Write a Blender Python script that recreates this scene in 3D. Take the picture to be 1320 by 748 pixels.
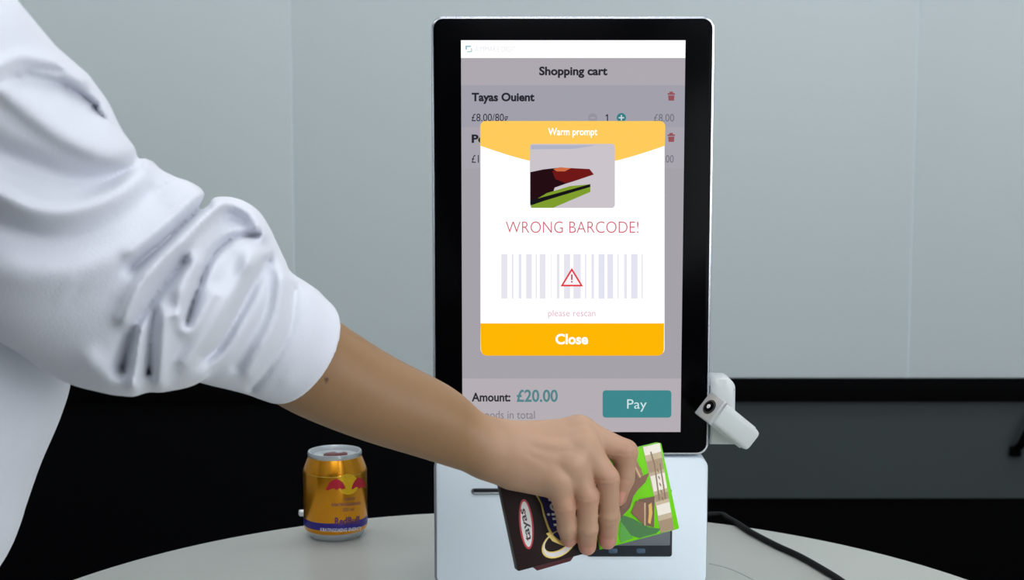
import bpy, bmesh, math, random
import numpy as np
from mathutils import Vector, Matrix

random.seed(4)
for o in list(bpy.data.objects):
    bpy.data.objects.remove(o, do_unlink=True)
SC = bpy.context.scene
COL = SC.collection

# ------------------------------------------------------------------ camera
F = 1757.0                       # focal length in pixels of the 1320 x 748 frame
PITCH = math.radians(5.9)
CAM = np.array([0.0, -1.2, 1.15])
FW = np.array([0, math.cos(PITCH), -math.sin(PITCH)])
UP = np.array([0, math.sin(PITCH), math.cos(PITCH)])
RT = np.array([1.0, 0, 0])
cam = bpy.data.cameras.new('camera')
cam_o = bpy.data.objects.new('camera', cam)
COL.objects.link(cam_o)
cam.sensor_width = 36.0
cam.lens = F / 1320.0 * 36.0
cam.clip_start = 0.02
cam_o.location = CAM
cam_o.rotation_euler = (math.radians(90) - PITCH, 0, 0)
cam.dof.use_dof = True
cam.dof.focus_distance = 1.18
cam.dof.aperture_fstop = 11
SC.camera = cam_o

# ------------------------------------------------------------------ world, exposure
world = bpy.data.worlds.new('world')
SC.world = world
world.use_nodes = True
world.node_tree.nodes['Background'].inputs[0].default_value = (0.55, 0.62, 0.68, 1)
world.node_tree.nodes['Background'].inputs[1].default_value = 0.25
SC.view_settings.view_transform = 'Standard'
SC.view_settings.look = 'None'
SC.view_settings.gamma = 1
SC.view_settings.use_curve_mapping = False
SC.view_settings.exposure = 0.0
LAMP = 4.8                      # emission of the ceiling panels

FILL = 4.9                        # emission of the added window panes

TABLE_Z = 0.75

# ------------------------------------------------------------------ pixel helpers
def ray(px, py):
    d = FW + RT * ((px - 660) / F) + UP * ((374 - py) / F)
    return d
def W(px, py, depth):
    return CAM + ray(px, py) * depth
def on_z(px, py, z=TABLE_Z):
    d = ray(px, py)
    return CAM + d * ((z - CAM[2]) / d[2])
def on_y(px, py, y=0.0):
    d = ray(px, py)
    return CAM + d * ((y - CAM[1]) / d[1])
def on_plane(px, py, o, n):
    d = ray(px, py)
    return CAM + d * (np.dot(o - CAM, n) / np.dot(d, n))

# ------------------------------------------------------------------ materials
def lin(c):
    c = c / 255.0
    return c / 12.92 if c <= 0.04045 else ((c + 0.055) / 1.055) ** 2.4
def rgb(r, g, b):
    return (lin(r), lin(g), lin(b), 1)
_m = {}
def mat(name, col, rough=0.5, metal=0.0, spec=0.5, bump=0, bscale=200, vary=0.0, vscale=20, coat=0, sheen=0, sss=0, attr=None, trans=0):
    if name in _m:
        return _m[name]
    m = bpy.data.materials.new(name)
    m.use_nodes = True
    nt = m.node_tree
    b = nt.nodes['Principled BSDF']
    b.inputs['Base Color'].default_value = col
    b.inputs['Roughness'].default_value = rough
    b.inputs['Metallic'].default_value = metal
    b.inputs['Specular IOR Level'].default_value = spec
    b.inputs['Coat Weight'].default_value = coat
    b.inputs['Coat Roughness'].default_value = 0.08
    b.inputs['Sheen Weight'].default_value = sheen
    b.inputs['Transmission Weight'].default_value = trans
    if sss:
        b.inputs['Subsurface Weight'].default_value = sss
        b.inputs['Subsurface Radius'].default_value = (0.006, 0.0025, 0.0012)
        b.inputs['Subsurface Scale'].default_value = 1.0
    tc = nt.nodes.new('ShaderNodeTexCoord')
    src = None
    if attr:
        a = nt.nodes.new('ShaderNodeAttribute'); a.attribute_name = attr
        src = a.outputs['Color']
    nz = nt.nodes.new('ShaderNodeTexNoise')
    nz.inputs['Scale'].default_value = vscale
    nz.inputs['Detail'].default_value = 5
    nt.links.new(tc.outputs['Object'], nz.inputs['Vector'])
    mp = nt.nodes.new('ShaderNodeMapRange')
    mp.inputs[3].default_value = 1 - vary; mp.inputs[4].default_value = 1 + vary
    nt.links.new(nz.outputs['Fac'], mp.inputs[0])
    mx = nt.nodes.new('ShaderNodeMix'); mx.data_type = 'RGBA'; mx.blend_type = 'MULTIPLY'
    mx.inputs[0].default_value = 1.0
    if src: nt.links.new(src, mx.inputs[6])
    else: mx.inputs[6].default_value = col
    nt.links.new(mp.outputs[0], mx.inputs[7])
    nt.links.new(mx.outputs[2], b.inputs['Base Color'])
    if bump:
        n2 = nt.nodes.new('ShaderNodeTexNoise')
        n2.inputs['Scale'].default_value = bscale; n2.inputs['Detail'].default_value = 3
        nt.links.new(tc.outputs['Object'], n2.inputs['Vector'])
        bp = nt.nodes.new('ShaderNodeBump'); bp.inputs['Strength'].default_value = bump
        bp.inputs['Distance'].default_value = 0.001
        nt.links.new(n2.outputs['Fac'], bp.inputs['Height'])
        nt.links.new(bp.outputs[0], b.inputs['Normal'])
    _m[name] = m
    return m
def glow(r, g, b, k=1.0, name=None):
    name = name or 'lit_%d_%d_%d' % (r, g, b)
    if name in _m: return _m[name]
    m = bpy.data.materials.new(name); m.use_nodes = True
    nt = m.node_tree; nt.nodes.remove(nt.nodes['Principled BSDF'])
    e = nt.nodes.new('ShaderNodeEmission')
    e.inputs[0].default_value = rgb(r, g, b); e.inputs[1].default_value = k
    nt.links.new(e.outputs[0], nt.nodes['Material Output'].inputs[0])
    _m[name] = m
    return m

# ------------------------------------------------------------------ object helpers
ORG = {}
def tag(o, label=None, cat=None, group=None, kind=None):
    if label: o['label'] = label
    if cat: o['category'] = cat
    if group: o['group'] = group
    if kind: o['kind'] = kind
    return o
def empty(name, loc):
    o = bpy.data.objects.new(name, None)
    o.empty_display_size = 0.05
    COL.objects.link(o); o.location = loc
    ORG[o] = np.array(loc, float)
    return o
def mk(name, V, Fc, m, parent=None, org=None, smooth=False):
    """mesh object from world-space vertices"""
    V = np.array([tuple(v) for v in V], float)
    if parent is not None: o0 = ORG[parent]
    else: o0 = np.array(org if org is not None else (0, 0, 0), float)
    me = bpy.data.meshes.new(name)
    me.from_pydata([tuple(v) for v in (V - o0)], [], [tuple(int(i) for i in f) for f in Fc])
    me.materials.append(m)
    if smooth:
        me.polygons.foreach_set('use_smooth', [True] * len(me.polygons))
    me.update()
    o = bpy.data.objects.new(name, me)
    COL.objects.link(o)
    if parent is not None: o.parent = parent
    else: o.location = o0
    ORG[o] = o0
    return o
def sharp(o, ang=35):
    me = o.data
    me.polygons.foreach_set('use_smooth', [True] * len(me.polygons))
    bm = bmesh.new(); bm.from_mesh(me)
    bmesh.ops.recalc_face_normals(bm, faces=bm.faces)
    a = math.radians(ang)
    for e in bm.edges:
        if len(e.link_faces) == 2 and e.calc_face_angle(0) > a: e.smooth = False
    bm.to_mesh(me); bm.free()
    return o
def rr(x0, x1, z0, z1, r, n=6):
    """rounded rectangle outline, counter-clockwise in x,z"""
    P = []
    r = max(1e-5, min(r, (x1 - x0) / 2 - 1e-6, (z1 - z0) / 2 - 1e-6))
    for cx, cz, a in ((x1 - r, z1 - r, 0), (x0 + r, z1 - r, 90), (x0 + r, z0 + r, 180), (x1 - r, z0 + r, 270)):
        for k in range(n + 1):
            t = math.radians(a + 90.0 * k / n)
            P.append((cx + r * math.cos(t), cz + r * math.sin(t)))
    return P
def rings(loops, cap=True):
    """skin a stack of equal-length loops"""
    V = []; Fc = []; n = len(loops[0])
    for L in loops: V += list(L)
    for k in range(len(loops) - 1):
        for i in range(n):
            j = (i + 1) % n
            Fc.append((k * n + i, k * n + j, (k + 1) * n + j, (k + 1) * n + i))
    if cap:
        Fc.append(tuple(range(n))[::-1]); Fc.append(tuple((len(loops) - 1) * n + i for i in range(n)))
    return V, Fc
def slab(name, x0, x1, z0, z1, yf, yb, r, bev, m, parent, n=6):
    """upright rounded slab facing -y with a bevelled front and back edge"""
    L = []
    for y, ins in ((yf, bev), (yf + bev * 0.35, bev * 0.3), (yf + bev, 0), (yb - bev, 0), (yb, bev)):
        L.append([(p[0], y, p[1]) for p in rr(x0 + ins, x1 - ins, z0 + ins, z1 - ins, r - ins, n)])
    V, Fc = rings(L)
    return sharp(mk(name, V, Fc, m, parent))
def box(name, lo, hi, m, parent=None, bev=0.0, org=None):
    lo = np.array(lo, float); hi = np.array(hi, float)
    bm = bmesh.new(); bmesh.ops.create_cube(bm, size=1)
    c = (lo + hi) / 2; s = hi - lo
    for v in bm.verts: v.co = Vector((c[0] + v.co.x * s[0], c[1] + v.co.y * s[1], c[2] + v.co.z * s[2]))
    if bev: bmesh.ops.bevel(bm, geom=bm.edges[:], offset=bev, segments=3, affect='EDGES', profile=0.5)
    V = [tuple(v.co) for v in bm.verts]; bm.verts.index_update(); Fc = [[v.index for v in f.verts] for f in bm.faces]
    bm.free()
    o = mk(name, V, Fc, m, parent, org)
    return sharp(o) if bev else o
def lathe(name, prof, c, m, parent=None, n=64, org=None, caps=True):
    L = []
    for r, z in prof:
        L.append([(c[0] + r * math.cos(2 * math.pi * k / n), c[1] + r * math.sin(2 * math.pi * k / n), c[2] + z) for k in range(n)])
    V, Fc = rings(L, caps)
    return sharp(mk(name, V, Fc, m, parent, org))
def tube(name, pts, r, m, parent=None, n=12, org=None):
    pts = [np.array(p, float) for p in pts]
    L = []
    for i, p in enumerate(pts):
        t = pts[min(i + 1, len(pts) - 1)] - pts[max(i - 1, 0)]; t /= np.linalg.norm(t)
        a = np.cross(t, (0, 0, 1)); a = a / np.linalg.norm(a) if np.linalg.norm(a) > 1e-6 else np.array((1.0, 0, 0))
        b = np.cross(a, t)
        L.append([p + r * (math.cos(2 * math.pi * k / n) * a + math.sin(2 * math.pi * k / n) * b) for k in range(n)])
    V, Fc = rings(L)
    return sharp(mk(name, V, Fc, m, parent, org))
def spline(P, n=8):
    P = [np.array(p, float) for p in P]
    P = [2 * P[0] - P[1]] + P + [2 * P[-1] - P[-2]]
    out = []
    for i in range(1, len(P) - 2):
        for k in range(n):
            t = k / n
            out.append(0.5 * (2 * P[i] + (P[i + 1] - P[i - 1]) * t + (2 * P[i - 1] - 5 * P[i] + 4 * P[i + 1] - P[i + 2]) * t * t + (-P[i - 1] + 3 * P[i] - 3 * P[i + 1] + P[i + 2]) * t ** 3))
    out.append(P[-2])
    return out
def text_mesh(s, weight=0.0, shear=0.0):
    cu = bpy.data.curves.new('t', 'FONT')
    cu.body = s; cu.size = 1; cu.offset = weight; cu.shear = shear; cu.resolution_u = 4
    o = bpy.data.objects.new('t', cu); COL.objects.link(o)
    dg = bpy.context.evaluated_depsgraph_get(); dg.update()
    me = bpy.data.meshes.new_from_object(o.evaluated_get(dg))
    V = np.array([v.co[:] for v in me.vertices]); Fc = [tuple(p.vertices) for p in me.polygons]
    bpy.data.objects.remove(o, do_unlink=True); bpy.data.curves.remove(cu); bpy.data.meshes.remove(me)
    return V, Fc

# ------------------------------------------------------------------ implicit surfaces (for the body and the cloth)
def seg_d(p, a, b):
    ab = b - a
    t = np.clip(((p - a) @ ab) / max(ab @ ab, 1e-12), 0, 1)
    return np.linalg.norm(p - a - t[:, None] * ab, axis=1), t
def cone(p, a, b, ra, rb):
    d, t = seg_d(p, a, b)
    return d - (ra + (rb - ra) * t)
def smin(a, b, k):
    h = np.clip(0.5 + 0.5 * (b - a) / k, 0, 1)
    return b + (a - b) * h - k * h * (1 - h)
def chain(p, pts, k=0.003):
    d = None
    for (a, ra), (b, rb) in zip(pts[:-1], pts[1:]):
        c = cone(p, a, b, ra, rb)
        d = c if d is None else smin(d, c, k)
    return d
def ell(p, c, r, R=None):
    q = p - c
    if R is not None: q = q @ R
    r = np.array(r)
    k = np.linalg.norm(q / r, axis=1)
    k1 = np.linalg.norm(q / (r * r), axis=1) + 1e-9
    return k * (k - 1) / k1
def surface(fn, lo, hi, h, margin=0.0, cs=4):
    lo = np.array(lo, float); hi = np.array(hi, float)
    nb = np.ceil((hi - lo) / (h * cs)).astype(int) + 1
    n = nb * cs
    ax = [lo[i] + h * cs * (np.arange(nb[i]) + 0.5) - h * 0.5 for i in range(3)]
    C = np.stack(np.meshgrid(*ax, indexing='ij'), -1).reshape(-1, 3)
    fc = fn(C).reshape(nb)
    G = np.repeat(np.repeat(np.repeat(fc, cs, 0), cs, 1), cs, 2).astype(np.float64)
    act = np.abs(G) < (h * cs * 1.3 + margin)
    I = np.argwhere(act)
    vals = np.empty(len(I))
    for s in range(0, len(I), 400000):
        vals[s:s + 400000] = fn(lo + I[s:s + 400000] * h)
    G[act] = vals
    S = G < 0
    # naive surface nets
    m = np.zeros(n - 1, int)
    cor = [(i, j, k) for i in (0, 1) for j in (0, 1) for k in (0, 1)]
    sl = lambda A, c: A[c[0]:c[0] + n[0] - 1, c[1]:c[1] + n[1] - 1, c[2]:c[2] + n[2] - 1]
    for c in cor: m += sl(S, c)
    cell = np.argwhere((m > 0) & (m < 8))
    idx = -np.ones(n - 1, int); idx[tuple(cell.T)] = np.arange(len(cell))
    acc = np.zeros((len(cell), 3)); cnt = np.zeros(len(cell))
    for c0 in cor:
        for a in range(3):
            if c0[a]: continue
            c1 = list(c0); c1[a] = 1
            f0 = G[tuple((cell + c0).T)]; f1 = G[tuple((cell + c1).T)]
            w = (f0 < 0) != (f1 < 0)
            t = np.where(w, f0 / np.where(w, f0 - f1, 1), 0)
            pos = np.array(c0, float)[None] + 0 * acc
            pos[:, a] += t
            acc[w] += pos[w]; cnt[w] += 1
    V = lo + (cell + acc / cnt[:, None]) * h
    Q = []
    for a in range(3):
        b, c = (a + 1) % 3, (a + 2) % 3
        s0 = [slice(1, n[i] - 1) for i in range(3)]; s0[a] = slice(0, n[a] - 1)
        s1 = list(s0); s1[a] = slice(1, n[a])
        A = S[tuple(s0)]; B = S[tuple(s1)]
        E = np.argwhere(A != B)
        flip = A[tuple(E.T)]
        off = np.array([s.start for s in s0]); E = E + off
        eb = np.zeros(3, int); eb[b] = 1
        ec = np.zeros(3, int); ec[c] = 1
        q = np.stack([idx[tuple((E - eb - ec).T)], idx[tuple((E - ec).T)], idx[tuple(E.T)], idx[tuple((E - eb).T)]], 1)
        q[~flip] = q[~flip][:, ::-1]
        Q.append(q)
    return V, np.concatenate(Q)
def hit(fn, px, py, t0=0.4, t1=1.4):
    """first surface point along a camera ray, or the closest approach"""
    d = ray(px, py); t = t0; best = (9, None); L = np.linalg.norm(d)
    for _ in range(160):
        p = CAM + d * t
        v = float(fn(p[None])[0])
        if v < best[0]: best = (v, p)
        if v < 0.0004: return p
        t += max(v, 0.0005) * 0.8 / L
        if t > t1: break
    return best[1]
def fast_mesh(name, V, Q, m, parent=None, org=(0, 0, 0), relax=1):
    o0 = ORG[parent] if parent is not None else np.array(org, float)
    V = V.copy()
    for _ in range(relax):                       # light smoothing of the net
        s = np.zeros_like(V); c = np.zeros(len(V))
        for i in range(4):
            j = (i + 1) % 4
            np.add.at(s, Q[:, i], V[Q[:, j]]); np.add.at(c, Q[:, i], 1)
            np.add.at(s, Q[:, j], V[Q[:, i]]); np.add.at(c, Q[:, j], 1)
        V = 0.5 * V + 0.5 * s / c[:, None]
    me = bpy.data.meshes.new(name)
    me.vertices.add(len(V)); me.vertices.foreach_set('co', (V - o0).ravel())
    me.loops.add(len(Q) * 4); me.loops.foreach_set('vertex_index', Q.ravel().astype(np.int32))
    me.polygons.add(len(Q)); me.polygons.foreach_set('loop_start', np.arange(len(Q), dtype=np.int32) * 4)
    me.polygons.foreach_set('loop_total', np.full(len(Q), 4, dtype=np.int32))
    me.update(calc_edges=True); me.validate()
    me.polygons.foreach_set('use_smooth', [True] * len(me.polygons))
    me.materials.append(m)
    o = bpy.data.objects.new(name, me); COL.objects.link(o)
    if parent is not None: o.parent = parent
    else: o.location = o0
    ORG[o] = o0
    return o, V

# ================================================================== THE SETTING
M_wallglass = mat('pale_wall_glass', rgb(203, 213, 214), 0.45, spec=0.3, vary=0.03, vscale=1.5)
M_black = mat('black_frame', rgb(5, 5, 6), 0.6, spec=0.03)
M_greyglass = mat('grey_lower_glass', rgb(62, 69, 70), 0.5, spec=0.15, vary=0.08, vscale=3)
M_floor = mat('dark_carpet', rgb(58, 60, 63), 0.95, spec=0.1, bump=0.5, bscale=400, vary=0.15, vscale=120)
M_room = mat('room_paint', rgb(176, 182, 186), 0.85, spec=0.2, vary=0.02)
M_ceil = mat('ceiling_paint', rgb(225, 228, 230), 0.9, spec=0.1, vary=0.02)
X0, X1, Y0, Y1, H = -3.2, 3.2, -3.6, 1.8, 2.8
tag(box('floor', (X0, Y0, -0.1), (X1, Y1, 0), M_floor), kind='structure')
tag(box('ceiling', (X0, Y0, H), (X1, Y1, H + 0.1), M_ceil), kind='structure')
tag(box('wall_left', (X0 - 0.1, Y0, 0), (X0, Y1, H), M_room), kind='structure')
tag(box('wall_right', (X1, Y0, 0), (X1 + 0.1, Y1, H), M_room), kind='structure')
tag(box('wall_front', (X0, Y0 - 0.1, 0), (X1, Y0, H), mat('front_wall_paint', rgb(104, 108, 112), 0.9, spec=0.1, vary=0.02)), kind='structure')
# unseen glowing windows, added behind and right of the camera for frontal fill
M_wframe = mat('fill_window_frame_white', rgb(220, 222, 224), 0.5)
M_fill = glow(246, 249, 254, FILL, 'fill_light_pane')
def window(name, axis, a0, a1, z0, z1):
    n = 2; w = (a1 - a0) / n
    def bxs(p, q, r, t, d0, d1):
        return ((p, Y0 + d0, r), (q, Y0 + d1, t)) if axis == 'y' else ((X1 - d1, p, r), (X1 - d0, q, t))
    fr = tag(box(name, *bxs(a0 - 0.05, a1 + 0.05, z0 - 0.07, z0, -0.01, 0.07), M_wframe), kind='structure')
    box('fill_window_frame', *bxs(a0 - 0.05, a1 + 0.05, z1, z1 + 0.05, -0.01, 0.04), M_wframe, fr)
    for k in range(n + 1):
        box('fill_window_frame', *bxs(a0 + k * w - 0.025, a0 + k * w + 0.025, z0, z1, -0.01, 0.04), M_wframe, fr)
    for k in range(n):
        box('pane', *bxs(a0 + k * w + 0.025, a0 + (k + 1) * w - 0.025, z0, z1, -0.005, 0.012), M_fill, fr)
window('fill_window_1', 'y', 1.4, 3.1, 0.7, 2.5)
window('fill_window_2', 'x', -3.2, -1.0, 0.9, 2.4)
wb = tag(box('wall_back', (X0, Y1 + 0.012, 0), (X1, Y1 + 0.12, H), M_black), kind='structure')
def yz(py): return on_y(660, py, Y1)[2]
zA, zB, zC = yz(487.5), yz(517), yz(643)
sL, sR = on_y(376, 100, Y1)[0], on_y(1182, 100, Y1)[0]
sp = sR - sL
xs = [X0, sL - 1 * sp, sL, sR, sR + sp, X1]
g = 0.0016
for a, b in zip(xs[:-1], xs[1:]):
    if b - a > 0.05:
        box('panel', (a + g, Y1, zA), (b - g, Y1 + 0.0125, H), M_wallglass, wb, bev=0.0015)
M_seam = mat('wall_joint_strip', rgb(203, 217, 220), 0.45, vary=0.02)
for x in xs[1:-1]:
    box('joint_strip', (x - g - 0.0005, Y1 + 0.0008, zA), (x + g + 0.0005, Y1 + 0.0125, H), M_seam, wb)
box('rail', (X0, Y1 - 0.012, zB), (X1, Y1 + 0.0125, zA), M_black, wb, bev=0.002)
split = on_y(740, 560, Y1)[0]
box('panel', (split, Y1 + 0.004, zC), (sR + sp, Y1 + 0.0125, zB), M_greyglass, wb)
box('panel', (X0, Y1 + 0.004, 0.1), (split - 0.03, Y1 + 0.0125, zB), mat('black_lower_glass', rgb(5, 5, 7), 0.5, spec=0.08), wb)
box('mullion', (split - 0.03, Y1 - 0.008, 0), (split, Y1 + 0.0125, zB), M_black, wb, bev=0.002)
tag(box('baseboard_back', (X0, Y1 - 0.015, 0), (X1, Y1 + 0.0125, 0.1), M_black), kind='structure')
# black pull handle on the grey lower panel, at the frame's right border
hr = empty('pull_handle', on_y(1316, 562, Y1))
tag(hr, 'black slanted pull handle on the dark grey lower wall panel', 'handle')
hp = [on_y(1308, 582, Y1) + (0, 0.006, 0), on_y(1311, 572, Y1) + (0, -0.02, 0), on_y(1318, 555, Y1) + (0, -0.028, 0), on_y(1334, 530, Y1) + (0, -0.028, 0), on_y(1346, 512, Y1) + (0, -0.014, 0), on_y(1352, 506, Y1) + (0, 0.004, 0)]
tube('grip', spline(hp, 6), 0.009, M_black, hr)
lathe('mount', [(0.001, 0), (0.013, 0), (0.013, 0.02), (0.001, 0.02)], on_y(1308, 585, Y1) + (0, -0.004, -0.004), M_black, hr, n=20)

# ceiling light panels
M_lampframe = mat('lamp_frame', rgb(230, 232, 234), 0.5)
M_diff = glow(250, 253, 255, LAMP, 'lamp_diffuser')
for lx in (-1.7, 0.0, 1.7):
    for ly in (-2.3, -0.75, 0.85):
        t = empty('ceiling_light', (lx, ly, H))
        tag(t, 'flat white rectangular LED panel set in the ceiling', 'ceiling light', 'ceiling light panels')
        for s in (-1, 1):
            box('frame', (lx - 0.62, ly + s * 0.31 - 0.012, H - 0.03), (lx + 0.62, ly + s * 0.31 + 0.012, H + 0.001), M_lampframe, t)
            box('frame', (lx + s * 0.61 - 0.012, ly - 0.3, H - 0.03), (lx + s * 0.61 + 0.012, ly + 0.3, H + 0.001), M_lampframe, t)
        box('diffuser', (lx - 0.6, ly - 0.3, H - 0.025), (lx + 0.6, ly + 0.3, H + 0.001), M_diff, t)

# ================================================================== TABLE
M_table = mat('white_laminate', rgb(184, 186, 180), 0.32, spec=0.45, vary=0.015, vscale=6)
M_tedge = mat('laminate_edge', rgb(196, 200, 195), 0.45, vary=0.02)
M_post = mat('table_post_metal', rgb(200, 202, 205), 0.3, metal=0.9)
TC = np.array([0.008, -0.2, 0.0]); TR = 0.486
tb = tag(empty('round_table', (TC[0], TC[1], 0)), 'round white laminate table carrying the self checkout kiosk', 'table')
lathe('tabletop', [(0.001, TABLE_Z), (TR - 0.006, TABLE_Z), (TR - 0.002, TABLE_Z - 0.002), (TR, TABLE_Z - 0.006), (TR, TABLE_Z - 0.02), (TR - 0.004, TABLE_Z - 0.025), (0.001, TABLE_Z - 0.025)], TC, M_table, tb, n=160)
lathe('post', [(0.001, TABLE_Z - 0.024), (0.12, TABLE_Z - 0.024), (0.12, TABLE_Z - 0.032), (0.036, TABLE_Z - 0.045), (0.036, 0.03), (0.001, 0.03)], TC, M_post, tb, n=48)
lathe('foot', [(0.001, 0.034), (0.05, 0.034), (0.24, 0.012), (0.26, 0.006), (0.26, 0.0), (0.001, 0.0)], TC, M_post, tb, n=72)
cr = spline([on_z(914, 727), on_z(935, 732), on_z(955, 740), on_z(985, 756), on_z(1010, 775)], 6)
tube('scratch', [p + (0, 0, -0.0001) for p in cr], 0.0005, mat('scratch_grey', rgb(150, 155, 152), 0.7), tb, n=6)

# ================================================================== KIOSK
def K(px, py, y=0.0): return on_y(px, py, y)
kl, kr = K(557.2, 300)[0], K(918.0, 300)[0]
kt, kb = K(738, 20.6)[2], K(738, 587)[2]
M_silver = mat('silver_rim', rgb(214, 217, 224), 0.22, metal=0.85)
M_bezel = mat('black_bezel_glass', rgb(3, 3, 5), 0.2, spec=0.04)
M_shell = mat('white_shell', rgb(232, 243, 253), 0.4, spec=0.35, coat=0.1)
M_side = mat('grey_shell_side', rgb(150, 156, 164), 0.4, metal=0.3)
M_gap = mat('dark_gap', rgb(20, 22, 24), 0.7)
ki = tag(empty('self_checkout_kiosk', ((kl + kr) / 2, 0.02, TABLE_Z)), 'tall white self checkout kiosk with black framed touchscreen showing a cart', 'kiosk')
slab('display_frame', kl, kr, kb, kt, 0.0006, 0.034, 0.0105, 0.0018, M_silver, ki, 10)
rim = 0.0021
bez = slab('bezel', kl + rim, kr - rim, kb + rim, kt - rim, 0.0, 0.012, 0.009, 0.0004, M_bezel, ki, 10)
# lower half
lz = K(738, 590.5)[2]
slab('base_side', kl, kr, TABLE_Z + 0.006, lz - 0.0008, 0.0022, 0.034, 0.009, 0.001, M_side, ki, 8)
low = slab('front_panel', kl + 0.0022, kr - 0.0008, TABLE_Z + 0.007, lz, 0.0, 0.02, 0.0085, 0.0012, M_shell, ki, 10)
box('seam_gap', (kl + 0.009, 0.012, lz - 0.003), (kr - 0.009, 0.03, kb + 0.003), M_gap, ki)
box('rear_housing', (kl + 0.03, 0.030, TABLE_Z + 0.006), (kr - 0.03, 0.115, TABLE_Z + 0.27), M_shell, ki, bev=0.012)
box('stand_plate', (kl + 0.012, 0.002, TABLE_Z - 0.0003), (kr - 0.012, 0.14, TABLE_Z + 0.0075), M_side, ki, bev=0.003)
# receipt slot
sx0, sx1 = K(607.5, 633)[0], K(866, 633)[0]; sz0, sz1 = K(738, 637.8)[2], K(738, 629.6)[2]
slot = slab('receipt_slot', sx0, sx1, sz0, sz1, -0.0006, 0.004, 0.0027, 0.0004, mat('slot_rim', rgb(120, 128, 136), 0.35, metal=0.6), ki, 6)
slab('slot_opening', sx0 + 0.002, sx1 - 0.001, sz0 + 0.0023, sz1 - 0.0008, -0.0010, 0.004, 0.0012, 0.0001, M_gap, slot, 6)
slab('slot_lip', sx0 + 0.002, sx1 - 0.001, sz0 + 0.0006, sz0 + 0.0024, -0.0013, 0.003, 0.0009, 0.0003, mat('slot_lip', rgb(205, 212, 220), 0.25, metal=0.6), slot, 6)
# scanner window
wx0, wx1 = K(757, 680)[0], K(866.5, 680)[0]; wz0, wz1 = K(738, 717.5)[2], K(738, 640)[2]
win = slab('scanner_window', wx0, wx1, wz0, wz1, -0.0012, 0.004, 0.0022, 0.0005, mat('window_dark', rgb(40, 46, 54), 0.25, spec=0.3), ki, 6)
slab('window_pane', wx0 + 0.002, wx1 - 0.002, K(738, 703)[2], wz1 - 0.002, -0.0016, 0.003, 0.001, 0.0002, mat('window_pane', rgb(105, 110, 116), 0.3, spec=0.4), win, 4)
for px in (790, 826):
    c = K(px, 710)
    slab('indicator', c[0] - 0.004, c[0] + 0.004, c[2] - 0.0022, c[2] + 0.0022, -0.0015, 0.002, 0.0015, 0.0001, mat('indicator_blue', rgb(62, 84, 108), 0.4), win, 4)

# ---- the screen picture (flat, lit)
def spoly(name, P, lay, m, parent):
    V = [K(x, y, -0.0004 - 0.0001 * lay) for x, y in P]
    return mk(name, V, [tuple(range(len(P)))[::-1]], m, parent)
def rect_px(x0, x1, y0, y1, r=0):
    if r == 0: return [(x0, y0), (x1, y0), (x1, y1), (x0, y1)]
    return [(a, -b) for a, b in rr(x0, x1, -y1, -y0, r, 5)][::-1]
def stext(name, s, x0, x1, y0, y1, lay, m, parent, weight=0.0):
    V, Fc = text_mesh(s, weight)
    lo = V.min(0); hi = V.max(0)
    P = [K(x0 + (v[0] - lo[0]) / (hi[0] - lo[0]) * (x1 - x0), y1 - (v[1] - lo[1]) / (hi[1] - lo[1]) * (y1 - y0), -0.0004 - 0.0001 * lay) for v in V]
    return mk(name, P, Fc, m, parent)
sl_, sr_ = K(595.2, 300)[0], K(880.4, 300)[0]
st_, sb_ = K(738, 52)[2], K(738, 557)[2]
scr = mk('screen', [(sl_, -0.0004, st_), (sr_, -0.0004, st_), (sr_, -0.0004, sb_), (sl_, -0.0004, sb_)], [(3, 2, 1, 0)], glow(166, 162, 170), ki)
def row(name, y0, y1, m, lay=1):
    z0, z1 = K(738, y0)[2], K(738, y1)[2]; y = -0.0004 - 0.0001 * lay
    return mk(name, [(sl_, y, z0), (sr_, y, z0), (sr_, y, z1), (sl_, y, z1)], [(3, 2, 1, 0)], m, scr)
row('status_bar', 52, 74.8, glow(255, 255, 255, 1.1))
row('title_bar', 74.8, 110, glow(174, 168, 176))
row('item_row', 110, 164, glow(161, 160, 171))
row('item_row', 164, 217, glow(169, 165, 175))
row('total_bar', 488, 557, glow(181, 174, 180))
dark = glow(40, 40, 48); grey = glow(112, 112, 122); teal = glow(62, 136, 141); tealtext = glow(84, 132, 138)
white = glow(255, 255, 255, 1.1); red = glow(148, 84, 90)
spoly('logo_mark', [(600, 58.8), (607, 58.8), (607, 60.6), (602, 60.6), (602, 64), (600, 64)], 2, glow(150, 190, 200), scr)
spoly('logo_mark', [(608.5, 62), (608.5, 67.4), (602, 67.4), (602, 66), (607.2, 66), (607.2, 62)], 2, glow(170, 200, 208), scr)
stext('logo_text', 'AIMMAKE DIGIT', 612, 665, 59.6, 66.8, 2, glow(226, 229, 234), scr)
stext('title_text', 'Shopping cart', 695, 783, 85.8, 100.5, 2, dark, scr, 0.034)
stext('item_name', 'Tayas Ouient', 608, 689, 119.5, 134, 2, dark, scr, 0.038)
stext('item_price', '£8.00/80g', 608, 655, 146.6, 159.5, 2, dark, scr)
spoly('item_count', [(782.4, 147.4), (783.8, 147.4), (783.8, 156.4), (782.4, 156.4), (782.4, 149.4), (780.6, 150.4), (780.6, 149.2)], 2, dark, scr)
stext('item_total', '£8.00', 843, 869, 147, 156.8, 2, grey, scr)
def circ(x, y, r, n=24): return [(x + r * math.cos(2 * math.pi * k / n), y - r * math.sin(2 * math.pi * k / n)) for k in range(n)][::-1]
spoly('minus_button', circ(764, 152, 6), 2, glow(150, 148, 160), scr)
spoly('minus_sign', rect_px(761, 767, 151.3, 152.7), 3, glow(172, 168, 178), scr)
spoly('plus_button', circ(801, 151.8, 6), 2, glow(52, 126, 132), scr)
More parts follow.
